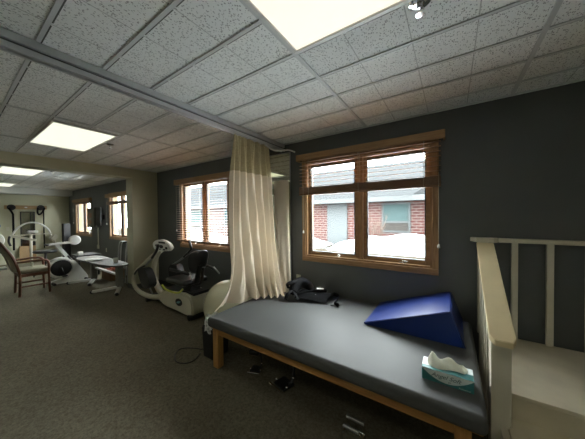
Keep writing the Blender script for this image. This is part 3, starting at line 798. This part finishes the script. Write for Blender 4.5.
for (x, z, a, b) in ((-4.22, 1.01, .035, .022), (-4.06, 1.00, .06, .030), (-3.90, .985, .035, .022), (-4.20, .965, .022, .013), (-3.97, .955, .03, .014), (-4.10, .955, .02, .012)):
    prism(bm, [(x+a*math.cos(k*math.pi/8), z+b*math.sin(k*math.pi/8)) for k in range(16)], 2.054, 2.061, 'Y')
obj('display', bm, M_black, ch)
# swinging arms and black grips
for (pts, grip) in (([(-4.42, 1.97, .66), (-4.16, 1.96, .82), (-4.06, 1.95, .90)], [(-4.16, 1.955, .82), (-3.99, 1.94, .94), (-3.90, 1.93, 1.05)]),
                    ([(-4.22, 2.33, .62), (-3.92, 2.33, .76), (-3.72, 2.33, .88)], [(-3.84, 2.33, .81), (-3.66, 2.33, .93), (-3.63, 2.33, .98), (-3.68, 2.33, 1.10)])):
    bm = NB(); tube(bm, pts, .017, 10); a = obj('arm', bm, M_alu, t, smooth=True)
    bm = NB(); tube(bm, grip, .022, 10); obj('grip', bm, M_blackv, a, smooth=True)
bm = NB(); tube(bm, [(-4.42, 1.97, .66), (-4.70, 1.965, .56), (-4.86, 1.97, .45)], .016, 10); obj('arm_link', bm, M_black, t, smooth=True)
for (pl, y0) in (([(-4.64, .55), (-4.38, .60), (-4.22, .35), (-4.46, .27)], 1.93), ([(-4.20, .60), (-3.96, .66), (-3.86, .40), (-4.10, .32)], 2.24)):
    bm = NB(); prism(bm, curve_poly(pl, 3), y0, y0+.13, 'Y', .01); p = obj('foot_plate', bm, M_black, t, smooth=True)
    bm = NB(); cx = sum(q[0] for q in pl)/4; tube(bm, [(cx, y0+.08, .34), (cx+.08, y0+.10, .16)], .015, 8, smooth=False); obj('pedal_arm', bm, M_alu, p)
bm = NB(); box(bm, -3.72, -3.22, 1.94, 2.36, .47, .555, .035, 4); obj('seat', bm, M_blackv, t, smooth=True)
bm = NB(); box(bm, -3.45, -3.25, 2.07, 2.23, .37, .48); tube(bm, [(-3.40, 2.15, .45), (-3.12, 2.15, .50), (-3.05, 2.15, .75)], .022, 10); obj('seat_carriage', bm, M_black, t)
bm = NB()
def backf(u, v):
    a = 2*math.pi*u; r = 1 if v <= .5 else 1
    n = 3.2; c, q = math.cos(a), math.sin(a)
    k = (abs(c)**n+abs(q)**n)**(-1/n)
    f = math.sin(math.pi*v)**.45
    y = 2.15 + .165*k*c*f*(1+.12*q); z = .83 + .165*k*q*f
    return Vector((-3.16 + .055*(v-.5)*2*1.0 + .35*(2.15-y)**2*-1 + .18*(z-.83), y, z))
grid(bm, backf, 48, 16); bmesh.ops.remove_doubles(bm, verts=bm.verts[:], dist=.0005)
obj('backrest', bm, M_blackv, t, smooth=True)
bm = NB(); obox(bm, (-3.22, 2.15, .50), (-3.12, 2.15, .78), .09, .03, .008); obj('back_post', bm, M_black, t)
bm = NB(); tube(bm, [(-3.25, 2.02, .94), (-3.25, 2.15, .96), (-3.25, 2.28, .94)], .008, 8); obj('back_piping', bm, M_black, t)
for y in (1.93, 2.40):
    bm = NB(); tube(bm, [(-3.56, y, .70), (-3.35, y, .70), (-3.12, y+(.03 if y < 2 else -.03), .68)], .024, 10, flat=.8); ar = obj('armrest', bm, M_blackv, t, smooth=True)
    bm = NB(); tube(bm, [(-3.10, y+(.03 if y < 2 else -.03), .71), (-3.02, y+.02, .60)], .012, 8, smooth=False); obj('bracket', bm, M_alu, ar)
bm = NB(); tube(bm, [(-3.76, 1.91, .435), (-3.66, 1.90, .395), (-3.45, 1.89, .385), (-3.28, 1.90, .40), (-3.24, 1.94, .45)], .014, 10); obj('seat_lever', bm, mat('yellow_green_lever', (.48, .52, .07), .4), t, smooth=True, label='yellow-green curved lever')
bm = NB(); tube(bm, [(-3.05, 2.36, .40), (-2.85, 2.36, .36), (-2.78, 2.36, .33)], .02, 10); obj('rear_handle', bm, M_alu, t, smooth=True)
bm = NB(); tube(bm, [(-4.05, 2.33, .52), (-4.00, 2.32, .36), (-3.92, 2.30, .30), (-3.86, 2.32, .42), (-3.92, 2.33, .55)], .012, 8); obj('cord_hook', bm, M_cream, t)
bm = NB(); prism(bm, [(-3.40+.085*math.cos(k*math.pi/12), .215+.055*math.sin(k*math.pi/12)) for k in range(24)], 1.962, 1.972, 'Y'); bd = obj('badge', bm, M_black, t, label='dark oval badge with a light swoosh')
bm = NB(); prism(bm, curve_poly([(-3.45, .205), (-3.40, .235), (-3.345, .232), (-3.37, .215), (-3.40, .20)], 4), 1.957, 1.963, 'Y'); obj('emblem', bm, mat('pale_teal_emblem', (.20, .42, .46), .4), bd)

# ================================================================== FAR ROOM
# upholstered armchair, seen from its side, facing the windows
t = thing('arm_chair', 'sage upholstered armchair with dark cherry wood frame at the left edge', 'chair', (-7.0, .95, 0))
for X in (-6.80, -7.28):
    bm = NB(); tube(bm, [(X, .80, .0), (X, .81, .25), (X, .80, .48), (X, .72, .78), (X, .60, 1.02), (X, .57, 1.05)], .022, 10); obj('rear_leg', bm, M_chairwood, t, smooth=True)
    bm = NB(); tube(bm, [(X, 1.21, 0), (X, 1.20, .30), (X, 1.20, .58), (X, 1.16, .655), (X, 1.05, .67), (X, .76, .66)], .020, 10); obj('front_leg', bm, M_chairwood, t, smooth=True)
    obj('side_rail', bx(X-.014, X+.014, .81, 1.20, .37, .43, .004), M_chairwood, t); obj('stretcher', bx(X-.010, X+.010, .81, 1.20, .17, .20, .003), M_chairwood, t)
obj('seat_frame', bx(-7.27, -6.81, .80, .83, .37, .42), M_chairwood, t); obj('seat_frame', bx(-7.27, -6.81, 1.18, 1.21, .37, .42), M_chairwood, t)
bm = NB(); box(bm, -7.26, -6.82, .815, 1.20, .421, .51, .03, 4); obj('seat', bm, M_chairfab, t, smooth=True)
bm = NB(); prism(bm, [(.79, .50), (.73, .78), (.62, 1.00), (.575, 1.05), (.53, 1.03), (.66, .74), (.735, .46)], -7.25, -6.83, 'X', .015); obj('backrest', bm, M_chairfab, t, smooth=True)
bm = NB(); tube(bm, [(-6.80, .575, 1.05), (-7.04, .565, 1.075), (-7.28, .575, 1.05)], .02, 10); obj('top_rail', bm, M_chairwood, t, smooth=True)

# upright exercise bike
BX = -7.45
t = thing('exercise_bike', 'white upright exercise bike with round black flywheel beyond the armchair', 'exercise bike', (BX, 1.6, 0))
bm = NB(); prism(bm, [(1.30, .0), (1.32, .06), (1.60, .12), (1.70, .40), (1.60, .50), (1.74, .50), (1.96, .13), (1.98, .06), (1.98, 0)], BX-.07, BX+.07, 'X', .015); obj('base_shell', bm, M_white, t, smooth=True)
bm = NB(); lathe(bm, [(.20, -.075), (.235, -.07), (.24, 0), (.235, .085), (.20, .09), (.185, .075)], (BX, 1.50, .36), 32, 'X'); obj('wheel_housing', bm, M_white, t, smooth=True)
bm = NB(); lathe(bm, [(.17, .06), (.18, .092), (.10, .10), (.02, .10)], (BX, 1.50, .36), 28, 'X'); obj('wheel_cover', bm, M_black, t, smooth=True)
bm = NB(); tube(bm, [(BX+.10, 1.50, .36), (BX+.13, 1.50, .36), (BX+.13, 1.54, .20)], .012, 8, smooth=False); box(bm, BX+.12, BX+.22, 1.50, 1.58, .17, .20, .006); obj('pedal_crank', bm, M_black, t)
bm = NB(); obox(bm, (BX, 1.44, .90), (BX, 1.88, .16), .06, .07, .01); obj('main_post', bm, M_white, t, smooth=True)
bm = NB(); obox(bm, (BX+.032, 1.62, .62), (BX+.032, 1.86, .20), .012, .03, 0); obj('post_stripe', bm, M_black, t)
bm = NB(); obox(bm, (BX, 1.30, .90), (BX, 1.74, .93), .09, .05, .015); obj('handle_beam', bm, M_white, t, smooth=True)
bm = NB(); lathe(bm, [(.03, -.04), (.10, -.035), (.115, 0), (.10, .035), (.03, .04)], (BX, 1.76, .97), 24, 'X'); obj('console', bm, M_white, t, smooth=True)
bm = NB(); obox(bm, (BX, 1.35, 1.0), (BX, 1.45, 1.12), .07, .12, .03); obox(bm, (BX, 1.43, .90), (BX, 1.42, 1.02), .03, .03); obj('seat_head', bm, M_cream, t, smooth=True)
bm = NB(); tube(bm, [(BX+.10, 1.30, .90), (BX, 1.26, .91), (BX-.12, 1.30, .90)], .018, 8); obj('handlebar', bm, M_black, t)
bm = NB(); tube(bm, [(BX-.22, 1.36, .03), (BX+.22, 1.36, .03)], .03, 10, smooth=False); tube(bm, [(BX-.22, 1.93, .03), (BX+.22, 1.93, .03)], .03, 10, smooth=False); obj_split('floor_bar', bm, M_black, t, smooth=True)

# round stool with dark padded top behind the chair
t = thing('round_stool', 'black round padded stool behind the armchair', 'stool', (-8.8, 1.50, 0))
bm = NB(); lathe(bm, [(.02, .60), (.22, .60), (.235, .63), (.22, .66), (.02, .67)], (-8.8, 1.50, 0), 28); obj('seat', bm, M_blackv, t, smooth=True)
bm = NB(); tube(bm, [(-8.8, 1.50, .60), (-8.8, 1.50, .08)], .025, 10, smooth=False); obj('stem', bm, M_black, t)
bm = NB()
for k in range(5):
    a = 2*math.pi*k/5; tube(bm, [(-8.8, 1.5, .10), (-8.8+.24*math.cos(a), 1.5+.24*math.sin(a), .05), (-8.8+.24*math.cos(a), 1.5+.24*math.sin(a), .01)], .014, 8, smooth=False)
obj('base', bm, M_black, t)

# arm exerciser with a big white hoop
HX = -9.6
t = thing('arm_exerciser', 'arm exerciser with a white arched hoop on a stand before the end wall', 'exercise machine', (HX, 1.35, 0))
bm = NB(); tube(bm, [(HX, 1.02, 1.03), (HX, 1.10, 1.20), (HX, 1.24, 1.34), (HX, 1.40, 1.38), (HX, 1.56, 1.33), (HX, 1.70, 1.18), (HX, 1.76, .98)], .022, 10); obj('hoop', bm, M_white, t, smooth=True)
bm = NB(); obox(bm, (HX+.02, .98, 1.04), (HX+.02, 1.78, 1.06), .03, .035, .006); obox(bm, (HX+.10, 1.00, 1.04), (HX+.25, 1.42, .90), .05, .06, .008); obj('crossbar', bm, M_cream, t)
bm = NB(); tube(bm, [(HX, 1.36, 1.04), (HX, 1.36, .04)], .03, 10, smooth=False); box(bm, HX-.25, HX+.25, 1.20, 1.52, 0, .04, .01); obj('stand', bm, M_cream, t)
bm = NB(); tube(bm, [(HX+.05, .98, 1.03), (HX+.08, .96, .90), (HX+.08, .99, .78)], .022, 8); obj('hand_grip', bm, M_black, t)
bm = NB(); box(bm, HX-.10, HX+.06, 1.30, 1.50, 1.08, 1.16, .03, 3); obj('head_unit', bm, M_white, t, smooth=True)

# wooden wall board with two strap pulleys, mirror below
t = thing('pulley_board', 'light wooden board high on the end wall holding two black straps', 'wall board', (-11.97, 1.6, 1.80))
obj('board', bx(-11.998, -11.965, 1.13, 2.10, 1.80, 1.93, .005), M_wood2, t)
for y in (1.275, 1.945):
    bm = NB(); lathe(bm, [(.045, 0), (.095, .005), (.095, .045), (.06, .05), (.05, .03)], (-11.965, y, 1.86), 20, 'X'); pu = obj('pulley', bm, M_black, t, smooth=True)
    bm = NB()
    if y < 1.5: tube(bm, [(-11.90, y-.06, 1.84), (-11.90, y+.02, 1.66), (-11.90, y+.03, 1.50), (-11.90, y+.03, .45)], .025, 8)
    else:
        tube(bm, [(-11.90, y-.08, 1.86), (-11.89, y-.09, 1.70), (-11.89, y-.05, 1.62), (-11.89, y+.02, 1.70), (-11.90, y+.09, 1.86)], .025, 8); tube(bm, [(-11.91, y+.06, 1.86), (-11.91, y+.06, .45)], .016, 8, smooth=False)
    obj('strap', bm, M_blackf, pu)
obj('label_plate', bx(-11.966, -11.958, 1.57, 1.63, 1.85, 1.885), M_white, t)
t = thing('posture_mirror', 'narrow dark framed mirror on the end wall below the wooden board', 'mirror', (-11.98, 1.63, .50))
obj('mirror_glass', bx(-11.99, -11.982, 1.49, 1.78, .54, 1.70), mat('dim_mirror', (.55, .56, .52), .08, 1), t)
bm = NB()
for a, b, c, d in ((1.465, 1.49, .52, 1.725), (1.78, 1.805, .52, 1.725), (1.49, 1.78, .52, .545), (1.49, 1.78, 1.70, 1.725), (1.70, 1.715, .545, 1.70)): box(bm, -11.998, -11.975, a, b, c, d)
obj('frame', bm, M_black, t)
bm = NB(); vs_ = box(bm, -11.97, -11.94, 1.42, 1.80, .005, .56, .003)
for v in bm.verts: v.co.x += (.56-v.co.z)*.22
tag(obj('leaning_panel', bm, M_wood2), 'pale tan board leaning on the end wall under the narrow mirror', 'board')
bm = NB(); box(bm, -11.999, -11.99, 1.16, 1.23, 1.10, 1.22, .003)
tag(obj('light_switch', bm, M_cream), 'beige switch plate on the end wall left of the narrow mirror', 'switch')
# tall black upright at corner
t = thing('floor_speaker', 'tall black box standing in the far corner beside the window', 'cabinet', (-11.2, 2.42, 0))
bm = NB(); box(bm, -11.42, -11.20, 2.36, 2.54, .02, 1.30, .01); obj('case', bm, M_black, t)
bm = NB(); box(bm, -11.40, -11.22, 2.38, 2.52, 0, .02); obj('plinth', bm, M_black, t)
# white round fan-like object at the photo's left edge
t = thing('therapy_wheel', 'white round therapy wheel on a stand at the far left edge', 'exercise machine', (-11.0, .80, 0))
bm = NB(); lathe(bm, [(.04, -.03), (.22, -.03), (.24, 0), (.22, .03), (.04, .03)], (-11.0, .80, .86), 28, 'X'); obj('wheel', bm, M_white, t, smooth=True)
bm = NB(); tube(bm, [(-11.0, .8, .64), (-11.0, .8, .05)], .03, 10, smooth=False); box(bm, -11.2, -10.8, .55, 1.05, 0, .05, .01); obj('stand', bm, M_alu, t)
bm = NB(); lathe(bm, [(.02, 0), (.07, .0), (.07, .03), (.02, .035)], (-11.998, .98, 1.26), 16, 'X')
tag(obj('wall_fitting', bm, mat('blue_cap', (.05, .09, .22), .5)), 'small dark blue round fitting on the end wall at the left edge', 'wall fitting')

# wall cabinet, conduit, tv
t = thing('wall_cabinet', 'dark wooden wall cabinet between the two far room windows', 'cabinet', (-9.05, 2.62, 1.20))
obj('case', bx(-9.42, -8.78, 2.53, 2.699, 1.20, 1.80, .008), mat('dark_bronze_metal', (.05, .043, .033), .5), t)
obj('door', bx(-9.38, -8.82, 2.518, 2.531, 1.24, 1.76, .005), mat('olive_brown_panel', (.11, .10, .07), .5), t)
bm = NB(); box(bm, -9.22, -8.98, 2.512, 2.519, 1.50, 1.64); box(bm, -9.22, -8.98, 2.512, 2.519, 1.32, 1.42); obj_split('notice', bm, mat('faded_notice', (.22, .12, .08), .7), t)
bm = NB(); box(bm, -9.06, -9.03, 2.675, 2.699, .66, 1.20); c = obj('conduit', bm, M_cream, t)
bm = NB(); box(bm, -9.09, -9.00, 2.66, 2.699, .54, .66, .005); obj('conduit_box', bm, M_cream, t)
t = thing('wall_television', 'black flat television on a bracket right of the wall cabinet', 'television', (-8.55, 2.6, 1.25))
obj('screen', bx(-8.74, -8.42, 2.55, 2.60, 1.28, 1.78, .008), M_black, t)
obj('bracket', bx(-8.62, -8.54, 2.60, 2.699, 1.45, 1.58), M_black, t)
# baseboard heater
t = thing('baseboard_heater', 'long white baseboard heater on the far room window wall', 'heater', (-8.6, 2.66, 0))
bm = NB(); prism(bm, [(2.61, .03), (2.698, .03), (2.698, .24), (2.64, .24), (2.61, .20)], -10.5, -6.95, 'X', .004); obj('cover', bm, M_white, t)
bm = NB(); box(bm, -10.45, -7.0, 2.604, 2.611, .035, .06); box(bm, -10.45, -7.0, 2.606, 2.611, .17, .185); obj_split('vent_slot', bm, M_black, t)
bm = NB()
for x in (-10.5, -9.3, -8.1, -7.0): box(bm, x-.03, x+.03, 2.60, 2.699, 0, .245, .004)
obj_split('end_cap', bm, M_white, t)

# height adjustable work table (two C-shaped pedestals)
TZ2 = .57
t = thing('work_table', 'long adjustable work table with grey top beyond the opening', 'table', (-6.3, 1.9, 0))
top = curve_poly([(-7.25, 1.72), (-6.4, 1.70), (-5.65, 1.74), (-5.36, 1.85), (-5.30, 1.98), (-5.45, 2.10), (-6.3, 2.14), (-7.25, 2.12)], 4)
bm = NB(); prism(bm, top, TZ2-.03, TZ2, 'Z', .004); obj('tabletop', bm, mat('speckled_laminate', (.11, .105, .09), .6, var=.1, vscale=40), t)
for (cx, cy) in ((-5.72, 2.04), (-7.0, 1.98)):
    obj('column', bx(cx-.07, cx+.07, cy-.05, cy+.05, .06, TZ2-.03, .01), mat('taupe_column', (.17, .155, .12), .45), t)
    bm = NB(); obox(bm, (cx, cy, .055), (cx-.15, cy-.42, .04), .07, .045, .01); obox(bm, (cx, cy, .055), (cx+.42, cy-.20, .04), .07, .045, .01); f = obj('foot', bm, M_white, t, smooth=True)
    bm = NB()
    for p in ((cx-.15, cy-.42), (cx+.42, cy-.20)): lathe(bm, [(.01, -.015), (.03, -.012), (.03, .012), (.01, .015)], (p[0], p[1], .03), 14, 'X')
    obj_split('caster', bm, M_black, f, smooth=True)
obj('shelf', bx(-6.93, -5.79, 1.99, 2.05, .30, .33), M_white, t)
bm = NB()
for k in range(5):
    box(bm, -6.75+.05*k, -6.42+.04*k, 1.72+.012*k, 1.98-.01*k, TZ2+.001+.006*k, TZ2+.006+.006*k, rot=(R(7*k-12), -6.55, 1.85))
tag(obj('paper_stack', bm, M_white), 'untidy stack of white papers on the work table', 'papers')
bm = NB(); lathe(bm, [(.035, TZ2+.001), (.042, TZ2+.10), (.036, TZ2+.10), (.030, TZ2+.01)], (-5.72, 1.98, 0), 20)
tag(obj('cup', bm, M_white), 'white cup near the right end of the work table', 'cup')
# smaller dark table to its left with a box
t = thing('side_table', 'small dark table between the exercise bike and the work table', 'table', (-8.0, 2.1, 0))
obj('tabletop', bx(-8.25, -7.70, 1.86, 2.34, .52, .55, .005), M_black, t)
for x in (-8.22, -7.76):
    for y in (1.89, 2.28): obj('leg', bx(x, x+.03, y, y+.03, 0, .52), M_black, t)
tag(obj('white_canister', bx(-7.88, -7.78, 1.90, 2.00, .551, .64, .01), M_white), 'small white box on the dark side table', 'box')

# carton with red content
t = thing('open_carton', 'open brown carton of red items on the carpet under the work table', 'carton', (-6.9, 2.36, 0))
bm = NB()
for a in ((-7.15, -7.14, 2.18, 2.50), (-6.66, -6.65, 2.18, 2.50)): box(bm, *a, 0, .24)
box(bm, -7.14, -6.66, 2.18, 2.19, 0, .24); box(bm, -7.14, -6.66, 2.49, 2.50, 0, .24); box(bm, -7.14, -6.66, 2.19, 2.49, 0, .01)
obj('carton_body', bm, M_brownbox, t)
bm = NB(); obox(bm, (-6.9, 2.185, .24), (-6.9, 2.10, .31), .48, .006); obj('flap', bm, M_brownbox, t)
M_red = mat('red_foam', (.28, .06, .03), .7)
bm = NB()
for i in range(5):
    for j in range(3):
        bmesh.ops.create_uvsphere(bm, u_segments=10, v_segments=8, radius=.05, matrix=Matrix.Translation((-7.08+.09*i, 2.25+.09*j, .19+.02*((i+j) % 2))))
tag(obj('red_items', bm, M_red, None, smooth=True), 'dark red rounded items filling the brown carton', 'contents', kind='stuff')

# walkers by the column
def walker(x, y, s, label):
    t = thing('walking_frame', label, 'walker', (x, y, 0))
    for dx in (0, .12):
        bm = NB(); tube(bm, [(x+dx, y-.12, .01), (x+dx, y-.10, .55), (x+dx, y-.07, .88), (x+dx, y, .92), (x+dx, y+.07, .88), (x+dx, y+.10, .55), (x+dx, y+.12, .01)], .013, 10); tube(bm, [(x+dx, y-.11, .35), (x+dx, y+.11, .35)], .010, 8, smooth=False)
        obj('side_frame', bm, M_alu, t, smooth=True)
        bm = NB(); tube(bm, [(x+dx, y-.05, .905), (x+dx, y+.05, .905)], .020, 10, smooth=False); obj('hand_grip', bm, M_black, t)
    bm = NB(); 
    for z in (.45, .68): tube(bm, [(x, y+.095, z), (x+.12, y+.095, z)], .010, 8, smooth=False)
    obj('cross_brace', bm, M_alu, t)
walker(-6.55, 2.42, 1, 'folded aluminium walking frame with black grips behind the work table')
walker(-6.15, 2.42, 1, 'folded aluminium walking frame closest to the column')

# ================================================================== OUTSIDE
GZ = -.05
struct('ground', bx(-40, 14, 2.95, 26, GZ-.2, GZ), M_path, label='snow-dusted concrete yard')
t = thing('brick_house', 'low red brick house with snowy shingle roof across the yard', 'building', (-6, 12, GZ))
obj('brick_wall', bx(-26, 5, 12.0, 12.3, GZ, 2.30), M_brick, t)
bm = NB(); vs_ = [(-27, 11.3, 2.30), (6, 11.3, 2.30), (6, 17.2, 5.0), (-27, 17.2, 5.0)]
va = [bm.verts.new(v) for v in vs_]; vb = [bm.verts.new((v[0], v[1], v[2]-.12)) for v in vs_]
bm.faces.new(va); bm.faces.new(vb[::-1])
for i in range(4): bm.faces.new((va[i], vb[i], vb[(i+1) % 4], va[(i+1) % 4]))
obj('roof', bm, M_roof, t)
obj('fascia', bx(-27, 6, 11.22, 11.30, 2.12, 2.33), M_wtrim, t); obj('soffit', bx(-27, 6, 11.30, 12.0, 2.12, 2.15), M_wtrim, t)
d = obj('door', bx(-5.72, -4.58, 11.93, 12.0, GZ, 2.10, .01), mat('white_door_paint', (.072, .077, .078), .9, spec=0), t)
bm = NB(); lathe(bm, [(.01, 0), (.035, -.02), (.03, -.05), (.01, -.06)], (-5.62, 11.93, 1.0), 12, 'Y'); obj('door_knob', bm, M_black, d)
for (a, b, z0, z1) in ((-2.82, -1.55, .66, 2.08), (-9.6, -8.3, .7, 2.08), (-18.5, -17.1, .45, 2.08), (-14.3, -13.2, .7, 2.08), (2.2, 3.5, .7, 2.08)):
    bm = NB(); q = .09
    box(bm, a, a+q, 11.93, 12.0, z0, z1); box(bm, b-q, b, 11.93, 12.0, z0, z1); box(bm, a+q, b-q, 11.93, 12.0, z0, z0+q); box(bm, a+q, b-q, 11.93, 12.0, z1-q, z1)
    box(bm, a+q, b-q, 11.93, 12.0, z0+.45, z0+.45+q)
    wn = obj('house_window', bm, M_wtrim, t)
    obj('pane', bx(a+q, b-q, 11.965, 11.99, z0+.45+q, z1-q), M_teal, wn); obj('pane', bx(a+q, b-q, 11.965, 11.99, z0+q, z0+.45), mat('dim_house_glass', (.036, .033, .030), .9, spec=0), wn)
t = thing('porch_roof', 'pale gable end of a projecting porch roof at the right of the yard', 'building', (.2, 10, GZ))
obj('fascia', bx(-1.15, 3.0, 9.42, 9.50, 2.02, 2.22), M_wtrim, t)
bm = NB(); prism(bm, [(-1.15, 2.24), (3.0, 2.24), (.95, 3.5)], 9.45, 11.25, 'Y'); obj('roof', bm, M_roof, t)
obj('post', bx(2.7, 2.85, 9.5, 9.65, GZ, 2.02), M_wtrim, t); obj('post', bx(1.2, 1.35, 9.5, 9.65, GZ, 2.02), M_wtrim, t)
def bank(name, x0, x1, y0, y1, h, label, seed):
    bm = NB()
    def f(u, v):
        x = x0+(x1-x0)*u; y = y0+(y1-y0)*v
        e = (math.sin(math.pi*min(1, u*1.0))**.45)*(math.sin(math.pi*v)**.5) if 0 < u < 1 and 0 < v < 1 else 0
        n = noise.noise(Vector((x*1.1+seed, y*1.3, 0)))*.22
        return Vector((x, y, GZ-.02 + max(0, e*(h*(1+n)))))
    grid(bm, f, 40, 20)
    o = obj(name, bm, M_snow); tag(o, label, 'snow'); o['kind'] = 'stuff'
bank('snow_bank', -12.5, -5.25, 9.6, 11.88, .60, 'rounded snow bank left of the white door', 1)
bank('snow_bank', -4.75, 4.0, 9.7, 11.88, .74, 'long snow bank under the house window right of the white door', 5)
bank('snow_bank', -9.0, 3.0, 4.0, 7.0, .22, 'low snow strip on the yard just outside the window', 9)
bank('snow_bank', -24, -13.2, 9.5, 11.88, .5, 'far snow bank seen through the lowered slat blind', 12)
# bare shrub
t = thing('bare_shrub', 'leafless twiggy shrub in the snow before the house window', 'shrub', (-2.75, 9.9, .4))
M_twig = mat('tan_twig', (.050, .030, .020), .9)
rnd = random.Random(3); bm = NB()
def twig(p, d, l, r, depth):
    q = p + d*l; tube(bm, [p, p+d*l*.5+Vector((rnd.uniform(-.03, .03), rnd.uniform(-.03, .03), 0)), q], r, 5, n=3, radii=[r, r*.6])
    if depth:
        for _ in range(3):
            e = (d + Vector((rnd.uniform(-.6, .6), rnd.uniform(-.6, .6), rnd.uniform(-.2, .4)))).normalized(); twig(p + d*l*rnd.uniform(.4, 1), e, l*.62, r*.6, depth-1)
for k in range(11):
    a = rnd.uniform(0, 6.28); twig(Vector((-2.75+rnd.uniform(-.3, .3), 9.9, .40)), Vector((.55*math.cos(a), .4*math.sin(a), 1)).normalized(), rnd.uniform(.5, .85), .016, 2)
obj('twigs', bm, M_twig, t)
